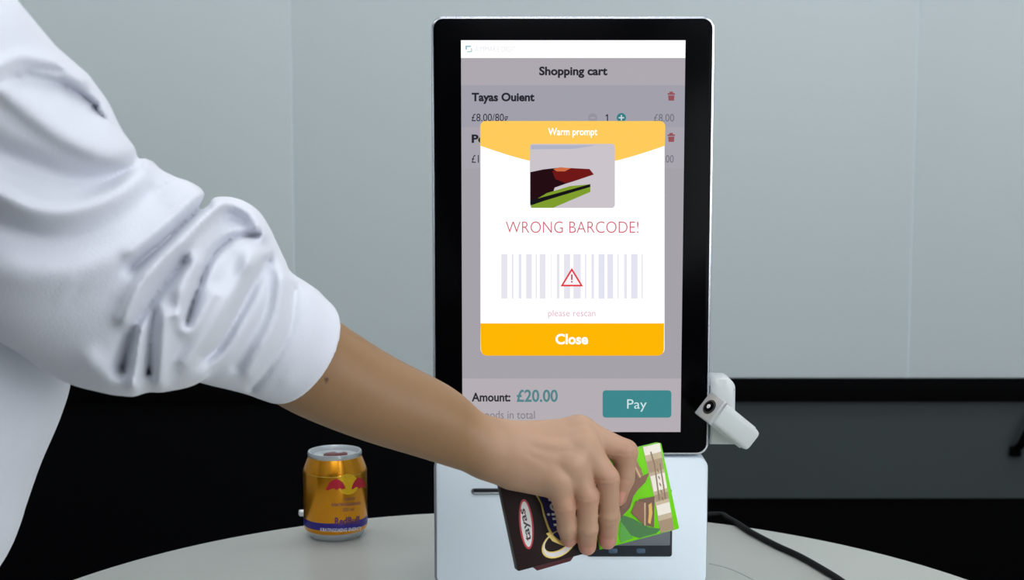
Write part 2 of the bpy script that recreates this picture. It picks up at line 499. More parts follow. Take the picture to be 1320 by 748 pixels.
spoly('plus_sign', rect_px(797.5, 804.5, 151, 152.6), 3, glow(205, 215, 220), scr)
spoly('plus_sign', rect_px(800.2, 801.8, 148.3, 155.3), 3, glow(205, 215, 220), scr)
for y in (0, 53.2):
    spoly('bin_icon', rect_px(860.5, 870, 120.2 + y, 122.2 + y), 2, red, scr)
    spoly('bin_icon', rect_px(863, 867.5, 118.2 + y, 120.4 + y), 2, red, scr)
    spoly('bin_icon', [(861.2, 123 + y), (869.4, 123 + y), (868.8, 129.8 + y), (861.8, 129.8 + y)], 2, red, scr)
stext('item_name', 'Po', 608, 626, 173.4, 184.5, 2, dark, scr, 0.038)
stext('item_price', '£12.00', 608, 640, 199.8, 210, 2, dark, scr)
stext('item_total', '£12.00', 839, 868.5, 200, 209.8, 2, grey, scr)
spoly('popup_card', rect_px(619.4, 856.6, 156.5, 457.2, 7), 4, white, scr)
top = [(x, y) for x, y in rect_px(619, 857.6, 156, 200, 7) if y < 170]
arc = [(857 - 238 * k / 20.0, 188 + 26 * math.sin(math.pi * k / 20.0)) for k in range(21)]
left = [p for p in top if p[0] < 700]; right = [p for p in top if p[0] > 700]
left.sort(key=lambda p: p[0] - p[1] * 1.0); right.sort(key=lambda p: p[0] + p[1])
spoly('popup_header', left + right + arc, 5, glow(255, 204, 92), scr)
stext('popup_title', 'Warm prompt', 706.5, 770, 165, 177.5, 6, white, scr, 0.018)
pic = spoly('camera_picture', rect_px(683, 792.6, 185.5, 268.2, 4), 6, glow(203, 196, 203), scr)
spoly('picture_ceiling', [(684.3, 187), (769, 187.2), (740, 192), (684.3, 192.6)], 7, glow(176, 180, 198), scr)
spoly('picture_hand', [(683.6, 222), (700, 218.5), (722, 216), (760, 218), (764, 224), (765.5, 225), (745, 232), (729, 237), (715, 242), (712, 252), (697, 260), (683.6, 264)], 7, glow(36, 14, 20), scr)
spoly('picture_hand', [(712, 221), (722, 216), (760, 218), (765.5, 225), (745, 232), (729, 236), (716, 231)], 8, glow(112, 24, 24), scr)
spoly('picture_hand', [(713, 218), (722, 215.6), (736, 217), (728, 221), (718, 221)], 9, glow(205, 110, 70), scr)
spoly('picture_pack', [(705, 249), (735, 240), (761, 237.5), (761, 247.5), (713, 268), (684.5, 268), (684.5, 261)], 8, glow(128, 158, 44), scr)
spoly('picture_pack', [(697, 255), (761, 237.3), (761, 241), (700, 259.5), (684.4, 265), (684.4, 258)], 9, glow(22, 20, 24), scr)
stext('warning_text', 'WRONG BARCODE!', 652, 823, 285.6, 300.4, 6, glow(205, 88, 104), scr, -0.012)
for a, b in ((168, 192), (209, 215), (235, 246), (264, 286), (301, 306), (316, 339), (358, 361), (382, 393), (410, 434), (446, 475), (491, 496), (516, 526), (543, 567), (577, 600), (616, 621), (642, 653), (669, 694), (709, 714)):
    spoly('barcode_bar', rect_px(590 + a / 2.993, 590 + b / 2.993, 327.6, 385.2), 6, glow(231, 229, 239) if (a % 2 == 0) else glow(228, 227, 242), scr)
def tri(cx, y0, y1, w): return [(cx, y0), (cx + w, y1), (cx - w, y1)]
spoly('warning_sign', tri(737.1, 345.4, 369.4, 14.6), 7, glow(226, 58, 66), scr)
spoly('warning_sign', tri(737.1, 349.6, 367.2, 10.8), 8, glow(250, 244, 248), scr)
spoly('warning_mark', rect_px(736.2, 738, 354, 361), 9, glow(150, 60, 80), scr)
spoly('warning_mark', rect_px(736.2, 738, 362.4, 364.4), 9, glow(150, 60, 80), scr)
stext('hint_text', 'please rescan', 706.6, 767.6, 399.6, 410.6, 6, glow(222, 176, 192), scr)
spoly('close_button', [(619.4, 417), (856.0, 417), (855.8, 451.5), (853.8, 456.7), (848.8, 458.7), (626.8, 458.7), (621.8, 456.7), (619.8, 451.5)], 5, glow(255, 183, 4), scr)
stext('close_text', 'Close', 716, 758, 430.4, 444.2, 6, white, scr, 0.03)
stext('amount_text', 'Amount:', 608, 658, 506.4, 518, 2, glow(46, 44, 52), scr, 0.028)
stext('amount_value', '£20.00', 666, 719, 502.4, 518.6, 2, tealtext, scr, 0.022)
stext('goods_text', '2 goods in total', 609, 689.5, 529.6, 543.4, 2, glow(128, 124, 132), scr)
spoly('pay_button', rect_px(776.8, 865.4, 503.4, 538.6, 4), 2, teal, scr)
stext('pay_text', 'Pay', 808.4, 833.6, 515, 531, 3, glow(205, 228, 230), scr)

# ================================================================== SIDE CAMERA on its bracket
M_cam = mat('white_plastic', rgb(205, 210, 210), 0.4, spec=0.4)
bx0, bx1 = K(916.5, 530)[0], K(948.5, 530)[0]; bz0, bz1 = K(738, 574.5)[2], K(738, 488.5)[2]
cr_ = tag(empty('side_camera', ((bx0 + bx1) / 2, 0.0, bz0)), 'small white tilted camera module on a white bracket beside the touchscreen', 'camera')
L = []
for y, i_ in ((0.002, 0.003), (0.003, 0.001), (0.005, 0), (0.034, 0), (0.036, 0.002)):
    P = [(bx1 - i_, bz0 + i_), (bx1 - i_, bz1 - 0.010 - i_)]
    P += [(bx1 - i_ - 0.010 + 0.010 * math.cos(t), bz1 - i_ * (1 + 2 * (i_ > 0.002)) - 0.010 + 0.010 * math.sin(t)) for t in np.linspace(0.2, 1.4, 6)]
    P += [(bx0 + i_ + 0.004, bz1 - i_ * (1 + 2 * (i_ > 0.002))), (bx0 + i_, bz1 - i_ - 0.004), (bx0 + i_, bz0 + i_)]
    L.append([(x, y, z) for x, z in P])
V, Fc = rings(L)
br = sharp(mk('bracket', V, Fc, M_cam, cr_), 50)
slab('bracket_joint', kr - 0.003, bx0 + 0.003, bz0 + 0.004, bz1 - 0.008, 0.008, 0.028, 0.001, 0.0005, M_gap, br, 3)
ai = np.array([0.79, 0.613]); th = math.radians(33)
def img(v): return RT * v[0] - UP * v[1]
a_ = math.cos(th) * img(ai) + math.sin(th) * FW
t_ = math.sin(th) * img(ai) - math.cos(th) * FW
w_ = img(np.array([0.613, -0.79]))
cc = K(941, 546, -0.017)
def cpt(a, w, t): return cc + a_ * a + w_ * w + t_ * t
def cbox(name, a0, a1, w0, w1, t0, t1, bev, m, parent):
    bm = bmesh.new(); bmesh.ops.create_cube(bm, size=1)
    for v in bm.verts:
        v.co = Vector(((a0 + a1) / 2 + v.co.x * (a1 - a0), (w0 + w1) / 2 + v.co.y * (w1 - w0), (t0 + t1) / 2 + v.co.z * (t1 - t0)))
    if bev: bmesh.ops.bevel(bm, geom=bm.edges[:], offset=bev, segments=3, affect='EDGES', profile=0.5)
    bm.verts.index_update()
    V = [cpt(*v.co) for v in bm.verts]; Fc = [[v.index for v in f.verts] for f in bm.faces]; bm.free()
    return sharp(mk(name, V, Fc, m, parent))
body = cbox('camera_body', -0.026, 0.031, -0.0105, 0.0105, -0.011, 0.0085, 0.0045, M_cam, cr_)
cbox('back_cover', -0.024, 0.033, -0.0118, 0.0118, -0.013, -0.004, 0.001, M_cam, cr_)
fp = cbox('face_plate', -0.0295, -0.025, -0.012, 0.012, -0.013, 0.010, 0.0012, mat('silver_plate', rgb(192, 196, 198), 0.3, metal=0.4), cr_)
def disc(name, r, a0, a1, m, parent, n=24, sq=1.0):
    L = [[cpt(a, r_ * math.cos(2 * math.pi * k / n), -0.0015 + sq * r_ * math.sin(2 * math.pi * k / n)) for k in range(n)] for a, r_ in ((a1, r), (a0, r), (a0 - 0.0003, r * 0.8))]
    V, Fc = rings(L); return sharp(mk(name, V, Fc, m, parent))
disc('lens_ring', 0.0068, -0.0300, -0.028, mat('lens_ring', rgb(60, 62, 66), 0.3, metal=0.7), fp)
disc('lens', 0.0050, -0.0306, -0.029, M_bezel, fp)
disc('lens_glint', 0.0020, -0.0310, -0.030, mat('lens_glint_pale', rgb(235, 238, 242), 0.3, metal=0.1), fp)  # glint painted on the lens as a pale disc
cbox('pivot', -0.01, 0.012, -0.006, 0.006, -0.022, -0.012, 0.002, M_gap, cr_)

# ================================================================== CABLE, SCRAP
cp = [on_z(900, 662), on_z(918, 667), on_z(942, 674), on_z(968, 690), on_z(1000, 707), on_z(1030, 721), on_z(1060, 738), on_z(1088, 756), on_z(1130, 790), on_z(1200, 840)]
cp = [p + (0, 0, 0.0031) for p in cp]
cp = [np.array((kr - 0.06, 0.110, TABLE_Z + 0.03)), np.array((kr - 0.056, 0.15, TABLE_Z + 0.022)), np.array((kr - 0.04, 0.20, TABLE_Z + 0.006))] + cp[1:] 
e = cp[-1]; dv = e - TC; dv[2] = 0; dv /= np.linalg.norm(dv)
dv = np.array([math.cos(-0.42), math.sin(-0.42), 0]); ed = TC + dv * (TR + 0.012)
cp += [*[np.array((ed[0] + k * dv[0], ed[1] + k * dv[1], TABLE_Z + z)) for k, z in ((-0.06, 0.0031), (-0.03, 0.0031), (-0.012, 0.0036), (-0.002, 0.001), (0.001, -0.008), (0.001, -0.06), (0.001, -0.16))], np.array((ed[0], ed[1], 0.3)), np.array((ed[0] + 0.01, ed[1] - 0.05, 0.003)), np.array((ed[0] + 0.5, ed[1] + 0.1, 0.003))]
cable = tube('power_cable', spline(cp, 8), 0.0031, mat('black_rubber', rgb(9, 9, 10), 0.6, spec=0.15), n=12, org=(ed[0], ed[1], 0))
tag(cable, 'black power cable running from behind the kiosk across the white table', 'cable')
s0 = on_z(391, 664.5)
L = []
for z, k in ((0, 1.0), (0.0035, 0.95), (0.0045, 0.7)):
    L.append([(s0[0] + k * x, s0[1] + k * y, TABLE_Z + z + 0.25 * abs(x) * (z > 0)) for x, y in ((-0.0055, 0.002), (-0.003, -0.004), (0.004, -0.006), (0.012, -0.004), (0.013, 0.004), (0.003, 0.006))])
V, Fc = rings(L)
tag(mk('paper_scrap', V, Fc, mat('scrap_white', rgb(232, 234, 234), 0.8), org=(s0[0], s0[1], TABLE_Z)), 'tiny white paper scrap on the table behind the golden can', 'scrap')

# ================================================================== CAN
CC = on_z(433, 689.5)
CR = 0.0330; CH = 0.0895
M_gold = mat('gold_can_lacquer', rgb(226, 150, 18), 0.24, metal=0.85, coat=0.3, vary=0.03)
M_alu = mat('bare_aluminium', rgb(206, 211, 214), 0.3, metal=0.55)
can = tag(empty('drink_can', (CC[0], CC[1], TABLE_Z)), 'short golden drink can with red emblem and blue band on the table', 'can')
def canpart(name, prof, m, parent=can, n=72): return lathe(name, prof, CC, m, parent, n, caps=False)
canpart('base_rim', [(0.001, 0.006), (0.020, 0.004), (0.0225, 0.0), (0.0255, 0.0), (0.0275, 0.0022), (0.0318, 0.0085)], M_alu)
bodyc = canpart('can_body', [(0.0318, 0.0085), (CR, 0.0112), (CR, 0.069), (0.0326, 0.0712), (0.0318, 0.0735), (0.0290, 0.0805), (0.0272, 0.0845)], M_gold)
lid = canpart('lid', [(0.0270, 0.0842), (0.0277, 0.0850), (0.0280, 0.0875), (0.0274, CH), (0.0262, CH), (0.0250, 0.0872), (0.0245, 0.0845), (0.0235, 0.0850), (0.001, 0.0852)], M_alu)
# pull tab: ring with a dark red inside
def flat_ring(cx, cy, rx, ry, z, h, ang=0.3, n=28, k=0.0):
    ca, sa = math.cos(ang), math.sin(ang)
    def lp(s, zz): return [(CC[0] + cx + s * (rx * math.cos(t) * ca - ry * math.sin(t) * sa), CC[1] + cy + s * (rx * math.cos(t) * sa + ry * math.sin(t) * ca), CC[2] + zz) for t in [2 * math.pi * i / n for i in range(n)]]
    return rings([lp(1, z), lp(1, z + h), lp(0.9, z + h * 1.2), lp(0.001, z + h * 1.2)])
V, Fc = flat_ring(0.001, -0.002, 0.0125, 0.0085, 0.0850, 0.0016)
tabo = sharp(mk('pull_tab', V, Fc, mat('tab_dark_red', rgb(112, 46, 48), 0.35, metal=0.6), lid))
V, Fc = flat_ring(0.004, 0.002, 0.004, 0.003, 0.0868, 0.0008)
mk('tab_rivet', V, Fc, M_alu, lid)
# print on the wall of the can
def CANP(px, py, dr=0.00012):
    d = ray(px, py); o = CAM - CC
    R = CR + dr
    a = d[0] ** 2 + d[1] ** 2; b = 2 * (o[0] * d[0] + o[1] * d[1]); c = o[0] ** 2 + o[1] ** 2 - R * R
    disc_ = max(b * b - 4 * a * c, 0)
    return CAM + d * ((-b - math.sqrt(disc_)) / (2 * a))
def can_poly(name, P, m, dr=0.00012, sub=3, parent=None):
    bm = bmesh.new()
    f = bm.faces.new([bm.verts.new((x, y, 0)) for x, y in P][::-1])
    bmesh.ops.triangulate(bm, faces=[f])
    bmesh.ops.subdivide_edges(bm, edges=[e for e in bm.edges if e.calc_length() > 5], cuts=sub, use_grid_fill=True)
    bmesh.ops.triangulate(bm, faces=bm.faces[:])
    bm.verts.index_update()
    V = [CANP(v.co.x, v.co.y, dr) for v in bm.verts]; Fc = [[v.index for v in q.verts] for q in bm.faces]; bm.free()
    return mk(name, V, Fc, m, parent or bodyc)
def can_text(name, s, x0, x1, y0, y1, m, weight=0, sag=0.0, dr=0.00016):
    V, Fc = text_mesh(s, weight); lo = V.min(0); hi = V.max(0); P = []
    for v in V:
        x = x0 + (v[0] - lo[0]) / (hi[0] - lo[0]) * (x1 - x0)
        y = y1 - (v[1] - lo[1]) / (hi[1] - lo[1]) * (y1 - y0) - sag * ((x - 433) / 41.0) ** 2
        P.append(CANP(x, y, dr))
    return mk(name, P, Fc, m, bodyc)
M_cred = mat('can_red', rgb(196, 28, 52), 0.35, metal=0.3)
M_cyel = mat('can_yellow', rgb(240, 190, 20), 0.35, metal=0.3)
M_cblue = mat('can_blue', rgb(52, 40, 140), 0.35, metal=0.4)
M_cwhite = mat('can_white', rgb(220, 220, 232), 0.5)
M_cpur = mat('can_print_violet', rgb(132, 84, 96), 0.45, metal=0.3)
canpart('blue_band', [(CR + 0.0001, 0.0132), (CR + 0.00012, 0.0135), (CR + 0.00012, 0.0206), (CR + 0.0001, 0.0209)], M_cblue, bodyc)
can_poly('emblem_sun', circ(448.5, 624.5, 13.5, 28), M_cyel)
bull = [(419.5, 631.5), (422, 627), (424, 623), (428.5, 619.5), (433, 617.8), (438, 619.2), (442, 622), (444.5, 627), (445.5, 631), (443, 630.2), (441, 631.6), (439, 629.8), (436, 630.6), (433.5, 632.4), (431, 629.8), (427, 630.6), (423, 632.6)]
can_poly('emblem_bull', bull, M_cred, 0.0002)
can_poly('emblem_bull', [(453, 630.8), (455, 624), (458.5, 618.5), (462.5, 615.8), (466.5, 617), (470, 621.5), (471.2, 626), (471, 629.5), (469, 627.8), (466, 628.6), (463, 630.4), (460.5, 627.8), (457.5, 629), (455, 631.2)], M_cred, 0.0002)
can_text('print_line', 'ENERGY', 443, 458, 642.5, 646, M_cpur, sag=4)
can_text('print_line', 'KRATINGDAENG', 427.5, 465, 649, 653, M_cpur, sag=4, weight=0.02)
can_text('print_line', '250 ml', 441.5, 456.5, 655.5, 660, M_cpur, sag=4)
can_text('brand_text', 'RedBull', 431.5, 463.5, 667.5, 677.5, mat('can_brand_violet', rgb(96, 52, 104), 0.4, metal=0.3), 0.03, sag=4)
can_text('band_text', 'KRATINGDAENG ENERGY', 413, 466, 681.6, 686, M_cwhite, 0.02, sag=4.0, dr=0.00022)
mk_edge = canpart('shoulder_line', [(CR + 0.0001, 0.0686), (CR + 0.00015, 0.0689), (CR + 0.0001, 0.0694)], mat('shoulder_line', rgb(250, 205, 90), 0.25, metal=0.8), bodyc)

# ================================================================== CHOCOLATE BOX in the hand
dl, dr_ = 1.0570, 1.0880
bBL, bBR, bTR = W(668, 737, dl), W(876, 682, dr_), W(858, 570, dr_)
bu = bBR - bBL; BLn = np.linalg.norm(bu); bu /= BLn
bv = bTR - bBR; bv -= bu * (bv @ bu); BHn = np.linalg.norm(bv); bv /= BHn
bn = np.cross(bu, bv); bn /= np.linalg.norm(bn)       # towards the camera
if bn @ FW > 0: bn = -bn
BT = 0.012
bx = tag(empty('chocolate_box', bBL), 'flat brown and green chocolate box gripped in the right hand', 'box')
def bp(u, v, n=0.0): return bBL + bu * u + bv * v + bn * n
def bbox(name, u0, u1, v0, v1, n0, n1, m, bev=0.0008, parent=bx):
    bm = bmesh.new(); bmesh.ops.create_cube(bm, size=1)
    for v in bm.verts:
        v.co = Vector(((u0 + u1) / 2 + v.co.x * (u1 - u0), (v0 + v1) / 2 + v.co.y * (v1 - v0), (n0 + n1) / 2 + v.co.z * (n1 - n0)))
    if bev: bmesh.ops.bevel(bm, geom=bm.edges[:], offset=bev, segments=2, affect='EDGES', profile=0.5)
    bm.verts.index_update()
    V = [bp(*v.co) for v in bm.verts]; Fc = [[v.index for v in f.verts] for f in bm.faces]; bm.free()
    return sharp(mk(name, V, Fc, m, parent))
M_choc = mat('box_dark_brown', rgb(36, 21, 19), 0.45, spec=0.2, vary=0.1, vscale=60)
M_green = mat('box_green', rgb(116, 212, 12), 0.4, spec=0.15, vary=0.04, vscale=40)
M_dgreen = mat('box_dark_green', rgb(30, 110, 24), 0.35)
U1 = 0.50 * BLn
carton = bbox('carton', 0, U1, 0, BHn, -BT, 0, M_choc)
bbox('carton_end', U1 - 0.0005, BLn, 0, BHn, -BT, 0, M_green)
# tuck flap hanging under the lower edge
fl = [bp(0.012, 0.0005, -BT), bp(0.052, 0.0005, -BT), bp(0.046, -0.006, -BT - 0.003), bp(0.018, -0.0065, -BT - 0.003)]
V = fl + [p - bn * 0.0008 for p in fl]
mk('tuck_flap', V, [(0, 1, 2, 3)[::-1], (4, 5, 6, 7), (0, 1, 5, 4), (1, 2, 6, 5), (2, 3, 7, 6), (3, 0, 4, 7)], mat('box_maroon', rgb(84, 22, 34), 0.4), bx)
def BP(px, py, lay=1):
    return on_plane(px, py, bBL + bn * (0.0001 * lay), bn)
def bpoly(name, P, m, lay=1, parent=None):
    V = [BP(x, y, lay) for x, y in P]
    o = mk(name, V, [tuple(range(len(P)))], m, parent or carton)
    return o
def btext(name, s, c, wdt, hgt, m, lay, weight=0, shear=0, arcy=0.0):
    """print reading up along the box's left-pointing top: letters' up = -u, reading direction = +v (box upright has its brown end on top)"""
    V, Fc = text_mesh(s, weight, shear); lo = V.min(0); hi = V.max(0); o = BP(*c, lay); P = []
    for v in V:
        x = ((v[0] - lo[0]) / (hi[0] - lo[0]) - 0.5) * wdt; y = ((v[1] - lo[1]) / (hi[1] - lo[1]) - 0.5) * hgt
        P.append(o + bv * x - bu * (y + arcy * x * x))
    return mk(name, P, Fc, m, carton)
def bell(name, c, ru, rv, m, lay, ang=0, n=32, hole=None):
    o = BP(*c, lay); ca, sa = math.cos(ang), math.sin(ang); V = []; 
    for k in range(n):
        t = 2 * math.pi * k / n; x, y = ru * math.cos(t), rv * math.sin(t)
        V.append(o + bu * (x * ca - y * sa) + bv * (x * sa + y * ca))
    if hole is None: return mk(name, V, [tuple(range(n))], m, carton)
    for k in range(n):
        t = 2 * math.pi * k / n; x, y = hole[0] + hole[2] * math.cos(t), hole[1] + hole[3] * math.sin(t)
        V.append(o + bu * (x * ca - y * sa) + bv * (x * sa + y * ca))
    return mk(name, V, [(k, (k + 1) % n, n + (k + 1) % n, n + k) for k in range(n)], m, carton)
M_bwhite = mat('box_white', rgb(232, 228, 226), 0.4); M_bred = mat('box_red', rgb(190, 30, 42), 0.4)
M_bgold = mat('box_gold', rgb(214, 186, 92), 0.3, metal=0.3); M_bblue = mat('box_navy', rgb(30, 28, 84), 0.35)
bell('brand_oval', (678.5, 676), 0.0056, 0.0196, M_bred, 1, math.radians(-6))
bell('brand_oval', (678.5, 676), 0.0042, 0.0178, M_bwhite, 2, math.radians(-6))
btext('brand_text', 'tayas', (678.6, 676.5), 0.0255, 0.0058, mat('box_text', rgb(70, 40, 44), 0.4), 3, 0.02)
# blue script field with a pale outline, its round Q at the lower end
bpoly('script_field', [(688, 634), (697, 650), (700, 664), (706, 682), (712, 694), (726, 704), (745, 700), (752, 672), (750, 628)], M_bgold, 1)
bpoly('script_field', [(690.5, 634), (699, 650), (702.5, 664), (708, 680), (714, 691), (726, 700), (743, 697), (750, 671), (748, 628)], M_bblue, 2)
btext('script_text', 'uient', (713, 652), 0.034, 0.0125, M_bwhite, 3, 0.01, 0.25)
bell('script_ring', (720.5, 701), 0.0150, 0.0098, M_bgold, 3, math.radians(18), hole=(0.0012, 0.0022, 0.0126, 0.0068))
bell('script_ring', (721.0, 700.5), 0.0142, 0.0090, M_bwhite, 4, math.radians(18), hole=(0.0006, 0.0016, 0.0128, 0.0072))
bpoly('script_tail', [(704, 688), (709, 686), (716, 694), (726, 699), (724, 703), (712, 698)], M_bgold, 4)
# green end: leaf sweep, band, chocolate pieces
bpoly('green_field', [(818, 578), (826, 600), (846, 634), (834, 648), (800, 664), (796, 700), (774, 706), (768, 690), (790, 650), (796, 620), (806, 582)], M_green, 1)
bpoly('leaf_sweep', [(801, 664), (814, 668), (836, 680), (852, 682), (846, 688), (824, 694), (812, 690), (800, 676)], M_dgreen, 2)
bpoly('leaf_sweep', [(800, 672), (806, 680), (816, 694), (800, 700), (798, 690)], mat('box_leaf_green', rgb(64, 160, 22), 0.35), 3)
M_band = mat('box_band_gold', rgb(176, 160, 132), 0.42, metal=0.5, vary=0.25, vscale=70)
bpoly('gold_band', [(828.5, 576.6), (850.5, 571.2), (869, 683), (851.5, 687.5), (843, 640)], M_band, 2)
def band_q(t0, t1, m, lay):
    A, B, C2, D = (np.array(q, float) for q in ((828.5, 576.6), (850.5, 571.2), (869, 683), (851.5, 687.5)))
    l = lambda t: A + (D - A) * t + np.array([4.0, 0]) * math.sin(math.pi * t) * 0.6
    r = lambda t: B + (C2 - B) * t
    bpoly('band_stripe', [l(t0), r(t0), r(t1), l(t1)], m, lay)
M_bw = mat('box_band_cream', rgb(226, 218, 204), 0.4, metal=0.2); M_bb = mat('box_band_brown', rgb(150, 128, 100), 0.4, metal=0.4)
for t0, t1, m in ((0.0, 0.10, M_bw), (0.17, 0.30, M_bb), (0.34, 0.52, M_bw), (0.56, 0.64, M_bb), (0.68, 0.80, M_bw), (0.86, 1.0, M_bb)):  # cream and brown stripes of the foil print
    band_q(t0, t1, m, 3)
M_bd = mat('box_band_bronze', rgb(112, 92, 70), 0.3, metal=0.5)
for k, (a, b) in enumerate((((838, 583), (843, 600)), ((843, 600), (849, 645)), ((850, 598), (857, 644)))):
    bpoly('band_script', [a, (a[0] + 1.6, a[1] - 1), (b[0] + 1.8, b[1] - 1), (b[0], b[1])], M_bd, 4)
for k in range(5):
    y = 604 + 9 * k; x = 846.5 + 1.5 * k
    bpoly('band_script', [(x, y), (x + 2.4, y + 2.2), (x + 3.0, y + 6.2), (x + 0.8, y + 3.6)], M_bd, 4)
M_mc = mat('milk_chocolate', rgb(128, 84, 52), 0.4, vary=0.1, vscale=80); M_mcd = mat('milk_chocolate_side', rgb(108, 70, 46), 0.4)
M_mcl = mat('wafer_cream', rgb(226, 180, 92), 0.5); M_mch = mat('chocolate_edge', rgb(206, 170, 130), 0.3)
bpoly('chocolate_piece', [(804, 600), (820, 594), (827, 606), (812, 655), (800, 668), (796, 650)], M_mcd, 4)
bpoly('chocolate_piece', [(814, 596), (820, 592), (829, 612), (823, 618)], mat('milk_chocolate_top', rgb(150, 106, 72), 0.4), 5)
bpoly('chocolate_piece', [(818, 618), (837, 610), (832, 622), (822, 632), (806, 656), (800, 656)], mat('milk_chocolate_mid', rgb(122, 80, 52), 0.4), 5)
bpoly('chocolate_edge', [(816, 598), (817.6, 597), (826.5, 615), (825, 616.5)], M_mch, 6)
bpoly('chocolate_piece', [(824, 644), (844, 640), (843, 680), (830, 677), (814, 662)], M_mcd, 6)
bpoly('chocolate_piece', [(820, 646), (832, 648), (831, 678), (814, 661)], M_mc, 7)
bpoly('chocolate_edge', [(830.4, 649), (832.4, 648), (832.2, 678), (830.6, 678)], M_mch, 8)
bpoly('wafer_filling', [(836, 651), (840, 648), (841, 662), (838.5, 676), (835.4, 674), (836.4, 662)], M_mcl, 8)

# ================================================================== PERSON
def j(px, py, dep, rmm): return (W(px, py, dep), rmm / 1000.0)
wrist = j(637, 581, 1.050, 18.6)
forearm = [j(255, 375, 0.935, 36), j(335, 424, 0.965, 34.5), j(401, 470, 0.990, 35.0), j(480, 511, 1.012, 31.2), j(555, 541.5, 1.030, 27.4), j(600, 566.5, 1.041, 21.2), wrist]
_fs = spline([np.append(p, r) for p, r in forearm], 4)
forearm = [(q[:3], q[3]) for q in _fs]              # smooth taper from elbow to wrist
mcp = dict(i=j(746, 557, 1.060, 12.0), m=j(751, 575, 1.048, 12.4), r=j(739, 598, 1.041, 12.0), p=j(720, 619, 1.039, 10.8))
fing = dict(
    i=[mcp['i'], j(806, 583, 1.060, 9.4), j(804, 616, 1.066, 8.3), j(796, 642, 1.0672, 7.2)],
    m=[mcp['m'], j(783, 617, 1.0455, 8.8), j(785, 665, 1.055, 8.3), j(783, 697, 1.0660, 7.2)],
    r=[mcp['r'], j(757, 641, 1.0415, 8.5), j(757.5, 681, 1.050, 8.0), j(757, 704.5, 1.0630, 7.1)],
    p=[mcp['p'], j(728, 653, 1.0400, 7.8), j(731, 680, 1.048, 7.4), j(733.5, 695, 1.0605, 6.6)],
    t=[j(672, 580, 1.072, 14), j(716, 584, 1.092, 12), j(745, 622, 1.0945, 10), j(762, 648, 1.0945, 8.8)])
tend = {k: [W(640 + (mcp_px[0] - 640) * t, 566 + (mcp_px[1] - 566) * t, mcp_px[2] - 0.018 + 0.004 * (1 - t)) for t in (0.5, 0.75, 0.97)] for k, mcp_px in dict(i=(746, 557, 1.060), m=(751, 575, 1.048), r=(739, 598, 1.041), p=(720, 619, 1.039)).items()}
def palm_f(p):
    d = None
    for k in 'imrp':
        c = cone(p, wrist[0], mcp[k][0], wrist[1], mcp[k][1])
        d = c if d is None else smin(d, c, 0.010)
    d = smin(d, cone(p, W(663, 608, 1.050), W(704, 618, 1.049), 0.0138, 0.0128), 0.012)
    d = smin(d, cone(p, W(655, 575, 1.062), W(715, 570, 1.074), 0.016, 0.013), 0.012)
    return d
nails = {}
for k in 'imrp':
    a, b = fing[k][2][0], fing[k][3][0]
    ax = (b - a) / np.linalg.norm(b - a)
    to = -FW - ax * (-FW @ ax); to /= np.linalg.norm(to)
    nails[k] = (b - ax * 0.0005, ax, to, np.cross(ax, to), fing[k][3][1])
def skin_f(p):
    palm = palm_f(p)
    d = palm
    for k in 'imrpt':
        f = chain(p, fing[k], 0.003)
        # knuckle swelling at the middle joint
        q = np.linalg.norm(p - fing[k][1][0], axis=1)
        f = f - 0.0007 * np.exp(-(q / 0.009) ** 2)
        d = np.minimum(d, smin(palm, f, 0.006 if k != 't' else 0.012)) if k != 't' else smin(d, f, 0.010)
    d = smin(d, chain(p, forearm, 0.006), 0.009)
    near = d < 0.02
    if near.any():
        q = p[near]; e = np.zeros(len(q))
        for k in 'imrp':
            for a, b in zip(tend[k][:-1], tend[k][1:]):
                s, _ = seg_d(q, a, b); e = np.maximum(e, 0.0013 * np.exp(-(s / 0.0048) ** 2))
        for k in 'imrp':
            s = np.linalg.norm(q - (mcp[k][0] - FW * mcp[k][1] * 0.9), axis=1)
            e = np.maximum(e, 0.0028 * np.exp(-(s / 0.009) ** 2))
        # ulna bump at the wrist, crease where the hand meets it
        s = np.linalg.norm(q - W(628, 567, 1.030), axis=1); e += 0.0016 * np.exp(-(s / 0.012) ** 2)
        s, _ = seg_d(q, W(646, 556, 1.034), W(652, 592, 1.034)); e -= 0.0016 * np.exp(-(s / 0.007) ** 2)
        s, _ = seg_d(q, W(650, 590, 1.036), W(656, 622, 1.044)); e -= 0.0010 * np.exp(-(s / 0.004) ** 2)
        # creases across the middle joints, nail grooves
        for k in 'imrp':
            for jj, off, hh in ((1, -0.0022, 0.0008), (1, 0.0012, 0.0009), (1, 0.0040, 0.0006), (2, 0.0, 0.0008)):
                c = fing[k][jj][0]; ax = fing[k][jj + 1][0] - fing[k][jj][0]; ax = ax / np.linalg.norm(ax)
                r = q - c; al = r @ ax - off; dist = np.linalg.norm(r, axis=1)
                e -= hh * np.exp(-(al / 0.0009) ** 2) * (dist < 0.014) * np.clip((-(r @ FW)) / 0.006, 0, 1)
            c, ax, to, sd, rr_ = nails[k]
            r = q - c; al = r @ ax; lt = r @ sd; up = r @ to
            inside = (up > 0) & (np.linalg.norm(r, axis=1) < 0.016)
            kk = np.maximum(np.abs(al) / 0.0062, np.abs(lt) / (rr_ * 0.68))
            e -= inside * 0.0006 * np.exp(-((kk - 1.06) / 0.10) ** 2)
        d[near] -= e
    return d
M_skin = mat('skin', rgb(190, 150, 124), 0.48, spec=0.35, vary=0.07, vscale=55, bump=0.12, bscale=900, sss=0.10, attr='skin_tone')

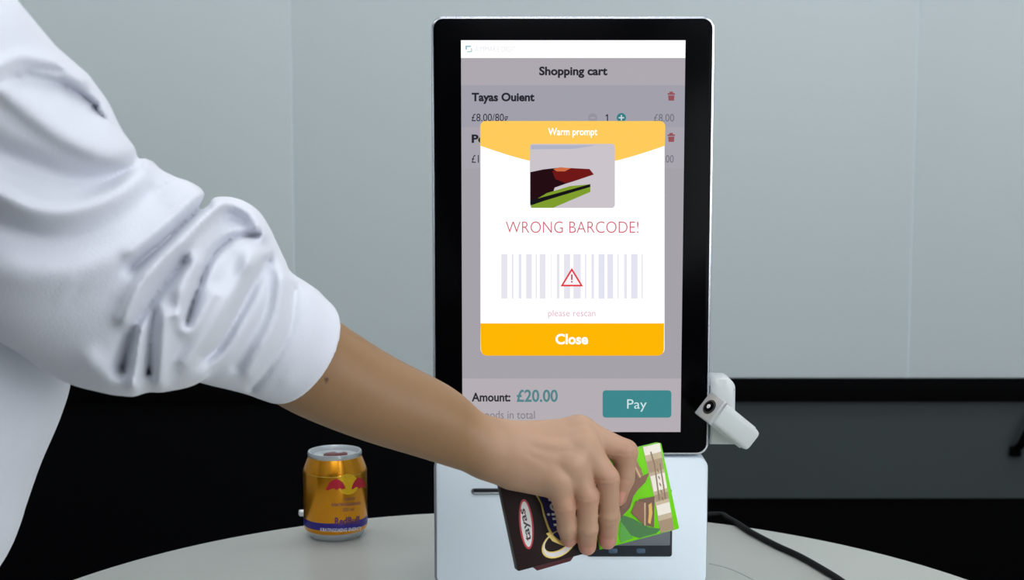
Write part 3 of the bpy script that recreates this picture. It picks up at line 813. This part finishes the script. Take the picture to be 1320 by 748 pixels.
# coarse remainder of the body (inside the clothes, head above the frame)
HIP = np.array([-0.69, -0.37, 0.90]); CHEST = np.array([-0.48, -0.26, 1.14]); NECK = np.array([-0.445, -0.235, 1.345])
HEAD = np.array([-0.37, -0.19, 1.50])
SH = W(-45, 118, 0.775)
def body_f(p):
    d = cone(p, HIP, CHEST, 0.12, 0.125)
    d = smin(d, cone(p, CHEST, NECK, 0.09, 0.055), 0.06)
    d = smin(d, cone(p, NECK, HEAD - (0, 0, 0.07), 0.054, 0.052), 0.02)
    d = smin(d, cone(p, CHEST + (0, 0, 0.05), SH, 0.08, 0.055), 0.05)
    d = smin(d, cone(p, SH, forearm[0][0], 0.05, 0.042), 0.03)
    d = np.maximum(d, np.minimum(hood_base(p) + 0.018, np.linalg.norm(p - NECK - (0, 0, 0.05), axis=1) - 0.085))
    h = ell(p, HEAD, (0.078, 0.098, 0.115), R_head)
    h = smin(h, ell(p, HEAD + f_head * 0.035 - (0, 0, 0.055), (0.052, 0.055, 0.06), R_head), 0.03)
    h = smin(h, cone(p, HEAD + f_head * 0.096 + (0, 0, 0.012), HEAD + f_head * 0.115 - (0, 0, 0.028), 0.008, 0.014), 0.012)   # nose
    for s in (-1, 1):
        h = smin(h, ell(p, HEAD + s_head * s * 0.08 - (0, 0, 0.008), (0.012, 0.022, 0.032), R_head), 0.006)               # ears
        h = np.maximum(h, -(np.linalg.norm(p - (HEAD + f_head * 0.104 + s_head * s * 0.032 + (0, 0, 0.008)), axis=1) - 0.014))
        h = smin(h, np.linalg.norm(p - (HEAD + f_head * 0.084 + s_head * s * 0.032 + (0, 0, 0.006)), axis=1) - 0.0125, 0.002)
    h = smin(h, cone(p, HEAD + f_head * 0.093 - s_head * 0.02 - (0, 0, 0.062), HEAD + f_head * 0.093 + s_head * 0.02 - (0, 0, 0.062), 0.006, 0.006), 0.006)
    return smin(d, h, 0.015)
f_head = np.array([0.84, 0.50, -0.25]); f_head /= np.linalg.norm(f_head)
s_head = np.cross(f_head, (0, 0, 1)); s_head /= np.linalg.norm(s_head)
u_head = np.cross(s_head, f_head)
R_head = np.stack([s_head, f_head, u_head], 1)

# ---- hoodie
def sp_(px, py, rpx, dep): return (W(px, py, dep), rpx * dep / F)
slv = [sp_(-82, 108, 150, 0.780), sp_(24, 192, 122, 0.815), sp_(75, 315, 138, 0.845), sp_(148, 357, 142, 0.875), sp_(208, 378, 121, 0.905), sp_(272, 362, 92, 0.935), sp_(298, 407, 89, 0.950), sp_(345, 430, 77, 0.968), sp_(420, 474, 72, 0.992)]
cuff_c = W(392, 458, 0.9835); cuff_ax = W(480, 511, 1.022) - W(345, 430, 0.960); cuff_ax /= np.linalg.norm(cuff_ax)
tor = [((-0.69, -0.37, 0.885), 0.148), ((-0.60, -0.325, 0.985), 0.148), ((-0.50, -0.27, 1.10), 0.152), ((-0.48, -0.25, 1.20), 0.122)]
drape = [(np.array(a), r) for a, r in (((-0.445, -0.255, 1.10), 0.125), ((-0.430, -0.25, 1.00), 0.112), ((-0.450, -0.25, 0.915), 0.096), ((-0.53, -0.29, 0.90), 0.10))]
tor = [(np.array(a), r) for a, r in tor]
LS = np.array([-0.56, -0.07, 1.20]); LE = np.array([-0.67, 0.02, 0.98]); LW = np.array([-0.60, -0.12, 0.92])
def sleeve_base(p):
    d = chain(p, slv, 0.011)
    d = np.maximum(d, (p - cuff_c) @ cuff_ax - 0.0)
    return d
def torso_base(p):
    d = smin(chain(p, tor, 0.05), chain(p, drape, 0.03), 0.03)
    d = smin(d, cone(p, tor[3][0] + (0, 0, 0.02), NECK + (0, 0, -0.02), 0.10, 0.072), 0.06)
    d = smin(d, cone(p, tor[3][0], LS, 0.11, 0.075), 0.05)
    d = smin(d, cone(p, tor[3][0] + (0, 0, -0.01), slv[0][0] + (-0.012, 0.004, 0.0), 0.115, 0.062), 0.04)
    d = smin(d, cone(p, LS, LE, 0.075, 0.065), 0.03)
    d = smin(d, cone(p, LE, LW, 0.065, 0.05), 0.03)
    # hood lying on the back
    back = -f_head * np.array([1, 1, 0])
    d = smin(d, cone(p, NECK + back * 0.09 - s_head * 0.06 + (0, 0, -0.02), NECK + back * 0.09 + s_head * 0.06 + (0, 0, -0.02), 0.05, 0.05), 0.03)
    d = np.maximum(d, 0.80 - p[:, 2])
    return d
def hood_base(p): return np.minimum(sleeve_base(p), torso_base(p))
SV, SQ = surface(skin_f, W(250, 700, 0.93) - (0.02, 0.03, 0.12), (0.155, 0.0, 1.14), 0.0013, margin=0.003)
keep_v = SV
BV, BQ = surface(body_f, (-0.87, -0.62, 0.76), (-0.15, 0.05, 1.68), 0.007, margin=0.01)
AV = np.concatenate([SV, BV]); AQ = np.concatenate([SQ, BQ + len(SV)])
person, PV = fast_mesh('person', AV, AQ, M_skin, org=(HIP[0], HIP[1], 0), relax=1)
tag(person, 'person in white hoodie reaching right arm across to hold the chocolate box', 'person')
# skin tone per vertex: forearm darkened for its shade, redder knuckles and fingertips, pink nails, one mole
shaded_skin = np.array(rgb(142, 109, 76)[:3]); handc = np.array(rgb(182, 146, 120)[:3]); redc = np.array(rgb(180, 122, 100)[:3]); nailc = np.array(rgb(200, 144, 128)[:3])
C = np.tile(shaded_skin, (len(PV), 1))
def blend(w, c):
    global C
    C = C * (1 - w[:, None]) + c * w[:, None]
s = np.clip(((PV - wrist[0]) @ RT + 0.02) / 0.04, 0, 1); blend(s, handc)
for k in 'imrp':
    blend(0.5 * np.exp(-(np.linalg.norm(PV - fing[k][1][0], axis=1) / 0.011) ** 2), redc)
    blend(0.7 * np.exp(-(np.linalg.norm(PV - fing[k][3][0], axis=1) / 0.014) ** 2), redc)
    c, ax, to, sd, rr_ = nails[k]
    r = PV - c
    kk = np.maximum(np.abs(r @ ax) / 0.0060, np.abs(r @ sd) / (rr_ * 0.66))
    blend(((kk < 1) & (r @ to > 0) & (np.linalg.norm(r, axis=1) < 0.014)).astype(float) * 0.9, nailc)
mole = hit(lambda p: chain(p, forearm, 0.006), 421, 490)
blend(0.8 * (np.linalg.norm(PV - mole, axis=1) < 0.0019), np.array(rgb(70, 44, 34)[:3]))
at = person.data.color_attributes.new('skin_tone', 'FLOAT_COLOR', 'POINT')
at.data.foreach_set('color', np.c_[C, np.ones(len(C))].astype(np.float32).ravel())

# relief of the cloth on its near side, in millimetres: (path, width on the left of the path, width on its right, height)
GX, GY = np.meshgrid(np.arange(-80, 470), np.arange(-40, 570), indexing='ij')
RELIEF = np.zeros(GX.shape)
def fold(P, wl, wr, h, p=2.0):
    global RELIEF
    P = [np.array(q, float) for q in spline([np.array(q, float) for q in P], 5)]
    best = np.full(GX.shape, 1e9); side = np.zeros(GX.shape)
    n = len(P)
    for i, (a, b) in enumerate(zip(P[:-1], P[1:])):
        ab = b - a; t = np.clip(((GX - a[0]) * ab[0] + (GY - a[1]) * ab[1]) / (ab @ ab), 0, 1)
        dx = GX - a[0] - t * ab[0]; dy = GY - a[1] - t * ab[1]; d = np.hypot(dx, dy)
        m = d < best
        best[m] = d[m]; side[m] = (ab[0] * dy - ab[1] * dx)[m]
    w = np.where(side > 0, wr, wl)                 # y points down in the picture: positive side is the right-hand side
    RELIEF += h * np.exp(-(best / w) ** p)
fold([(-20, 112), (0, 107), (12, 101), (30, 94), (55, 89), (78, 91)], 4, 5, -2.5)
fold([(0, 84), (30, 74), (70, 82), (104, 104)], 12, 8, 4)
fold([(36, 99), (70, 106), (98, 118), (122, 138)], 6, 18, -8)
fold([(-20, 100), (10, 122), (50, 155), (88, 180), (130, 199), (160, 206), (186, 204)], 24, 14, 8)
fold([(-30, 180), (0, 197), (40, 214), (82, 229), (125, 234), (160, 222), (180, 212)], 18, 18, -11)
fold([(-30, 238), (0, 250), (43, 270), (94, 271), (145, 250), (187, 216)], 12, 17, 8)
fold([(-30, 276), (0, 290), (58, 311), (108, 307), (159, 282), (195, 253)], 16, 24, -7)
fold([(-30, 345), (0, 347), (60, 352), (130, 335), (180, 300), (225, 262), (247, 248)], 30, 26, 6)
fold([(256, 254), (230, 277), (200, 302), (170, 326)], 11, 10, 6)
fold([(266, 263), (240, 285), (215, 309), (190, 330), (170, 346)], 7, 9, -16, 1.6)
fold([(335, 300), (325, 276), (298, 262), (271, 271), (239, 304), (203, 340), (180, 371), (162, 412)], 11, 11, 12)
fold([(332, 303), (297, 309), (272, 333), (254, 374), (241, 416)], 5, 6, -12, 1.6)
fold([(236, 338), (210, 369), (191, 395), (170, 428), (158, 476)], 7, 10, -12, 1.7)
fold([(252, 338), (236, 366), (230, 402)], 9, 9, 6)
fold([(228, 410), (240, 428), (256, 414), (275, 380)], 9, 9, 6)
fold([(200, 404), (194, 434), (192, 480)], 5, 6, -9, 1.7)
fold([(182, 424), (176, 460), (172, 498)], 8, 8, 8)
fold([(212, 408), (210, 450), (206, 492)], 9, 9, 8)
fold([(326, 330), (300, 375), (270, 425), (240, 468)], 13, 12, 7)
fold([(342, 338), (313, 391), (284, 441), (262, 462)], 11, 6, -11, 1.7)
fold([(311, 312), (322, 338)], 17, 17, 7)
fold([(350, 356), (340, 405), (306, 472)], 8, 8, -4)
fold([(363, 360), (356, 412), (320, 480)], 9, 9, 4)
fold([(381, 374), (374, 427), (345, 478), (326, 501)], 5, 5, -4, 1.6)
fold([(402, 382), (398, 432), (370, 490)], 12, 12, 2)
fold([(118, 468), (148, 494), (166, 500)], 18, 18, 6)
RNG = np.random.RandomState(3)
for _ in range(26):                                # small dents of soft fabric
    x, y = RNG.uniform(0, 420), RNG.uniform(80, 500); t = RNG.uniform(-0.2, 1.4); l = RNG.uniform(8, 24)
    fold([(x, y), (x + l * math.cos(t), y - l * math.sin(t))], 9, 9, RNG.uniform(-1.2, 1.2))
def relief(p):
    r = p - CAM; z = r @ FW
    u = np.clip(660 + F * (r @ RT) / z + 80, 0, GX.shape[0] - 1.001); v = np.clip(374 - F * (r @ UP) / z + 40, 0, GX.shape[1] - 1.001)
    i = u.astype(int); k = v.astype(int); fu = u - i; fv = v - k
    e = RELIEF[i, k] * (1 - fu) * (1 - fv) + RELIEF[i + 1, k] * fu * (1 - fv) + RELIEF[i, k + 1] * (1 - fu) * fv + RELIEF[i + 1, k + 1] * fu * fv
    axis = 0.812 + 0.00045 * (u - 80)
    return e / 1000.0 * np.clip(0.5 + (axis + 0.03 - z) / 0.03, 0, 1)
# the bunching carried round the hidden side of the elbow
BACK = []
for i, h in ((4, 6), (5, -7), (6, 7), (7, -5)):
    c = slv[i][0]; ax = slv[min(i + 1, 8)][0] - slv[i - 1][0]; ax /= np.linalg.norm(ax)
    s1 = np.cross(ax, FW); s1 /= np.linalg.norm(s1); s2 = np.cross(ax, s1)
    if s2 @ FW < 0: s2 = -s2
    BACK.append(([c + slv[i][1] * (math.cos(t) * s1 + math.sin(t) * s2) for t in np.linspace(0.6, 2.5, 7)], 0.009, h / 1000.0))
def sleeve_f(p):
    sb = sleeve_base(p)
    near = np.abs(sb) < 0.04
    if near.any():
        q = p[near]; e = relief(q) * FOLD
        for pts, w, h in BACK:
            dm = None
            for a, b in zip(pts[:-1], pts[1:]):
                s_, _ = seg_d(q, a, b); dm = s_ if dm is None else np.minimum(dm, s_)
            e += h * np.exp(-(dm / w) ** 2)
        al = (q - cuff_c) @ cuff_ax
        e *= np.clip(-al / 0.006, 0.0, 1)
        e -= 0.0030 * np.exp(-(al / 0.003) ** 2)       # rounded cuff edge
        sb[near] -= e
    return sb
FOLD = 1.0
def torso_f(p):
    d = torso_base(p)
    dz = p - np.array([-0.58, -0.30, 0]); ang = np.arctan2(dz[:, 1], dz[:, 0])
    return d - 0.005 * np.sin(ang * 7 + p[:, 2] * 9) * np.clip((1.2 - p[:, 2]) / 0.2, 0, 1)
M_hood = mat('white_fleece', rgb(214, 217, 226), 0.9, spec=0.15, bump=0.25, bscale=700, vary=0.015, vscale=30, sheen=0.25)
V1_, Q1_ = surface(sleeve_f, (-0.46, -0.58, 0.93), (-0.085, -0.10, 1.36), 0.0018, margin=0.014, cs=5)
V2_, Q2_ = surface(torso_f, (-0.88, -0.58, 0.78), (-0.22, 0.11, 1.46), 0.0045, margin=0.008)
HV = np.concatenate([V1_, V2_]); HQ = np.concatenate([Q1_, Q2_ + len(V1_)])
hoodie, _ = fast_mesh('hoodie', HV, HQ, M_hood, person, relax=1)
tag(hoodie, 'white fleece hoodie with sleeve bunched at the elbow')

# ---- hair, trousers, shoes (outside the frame, finishing the figure)
def hair_f(p):
    d = ell(p, HEAD + (0, 0, 0.018) - f_head * 0.012, (0.087, 0.105, 0.118), R_head)
    q = (p - HEAD) @ R_head
    return np.maximum(d, 0.045 * np.clip(q[:, 1] / 0.06, -1.6, 1) - q[:, 2] + 0.012)
V, Q = surface(hair_f, HEAD - 0.15, HEAD + 0.16, 0.006, margin=0.01)
fast_mesh('hair', V, Q, mat('black_hair', rgb(24, 20, 19), 0.5, bump=0.6, bscale=300), person)
lgs = {}
fwd = np.array([0.86, 0.50, 0]); fwd /= np.linalg.norm(fwd); sid = np.array([fwd[1], -fwd[0], 0])
def trousers_f(p):
    d = cone(p, HIP - (0, 0, 0.0), HIP - (0, 0, 0.04), 0.142, 0.145)
    for s in (-1, 1):
        h = HIP + sid * s * 0.085 - (0, 0, 0.08); k = HIP + sid * s * 0.10 - fwd * 0.01; k = np.array([k[0], k[1], 0.48]); a = np.array([k[0] - fwd[0] * 0.03, k[1] - fwd[1] * 0.03, 0.10])
        d = smin(d, chain(p, [(h, 0.092), (k, 0.068), (a, 0.058)], 0.03), 0.02)
    return np.maximum(d, 0.05 - p[:, 2])
V, Q = surface(trousers_f, (-0.95, -0.66, 0.02), (-0.45, -0.10, 1.08), 0.010, margin=0.01)
fast_mesh('trousers', V, Q, mat('dark_denim', rgb(34, 38, 50), 0.85, bump=0.4, bscale=500), person)
for s in (-1, 1):
    a = HIP + sid * s * 0.10 - fwd * 0.05; a = np.array([a[0], a[1], 0.05])
    def shoe_f(p, a=a):
        d = smin(cone(p, a, a + fwd * 0.15 - (0, 0, 0.01), 0.05, 0.044), cone(p, a + (0, 0, 0.0), a + (0, 0, 0.05), 0.05, 0.048), 0.02)
        return np.maximum(d, 0.001 - p[:, 2])
    V, Q = surface(shoe_f, a - (0.12, 0.12, 0.06), a + (0.22, 0.24, 0.13), 0.007, margin=0.01)
    fast_mesh('shoe', V, Q, mat('black_shoe', rgb(26, 26, 28), 0.6), person)
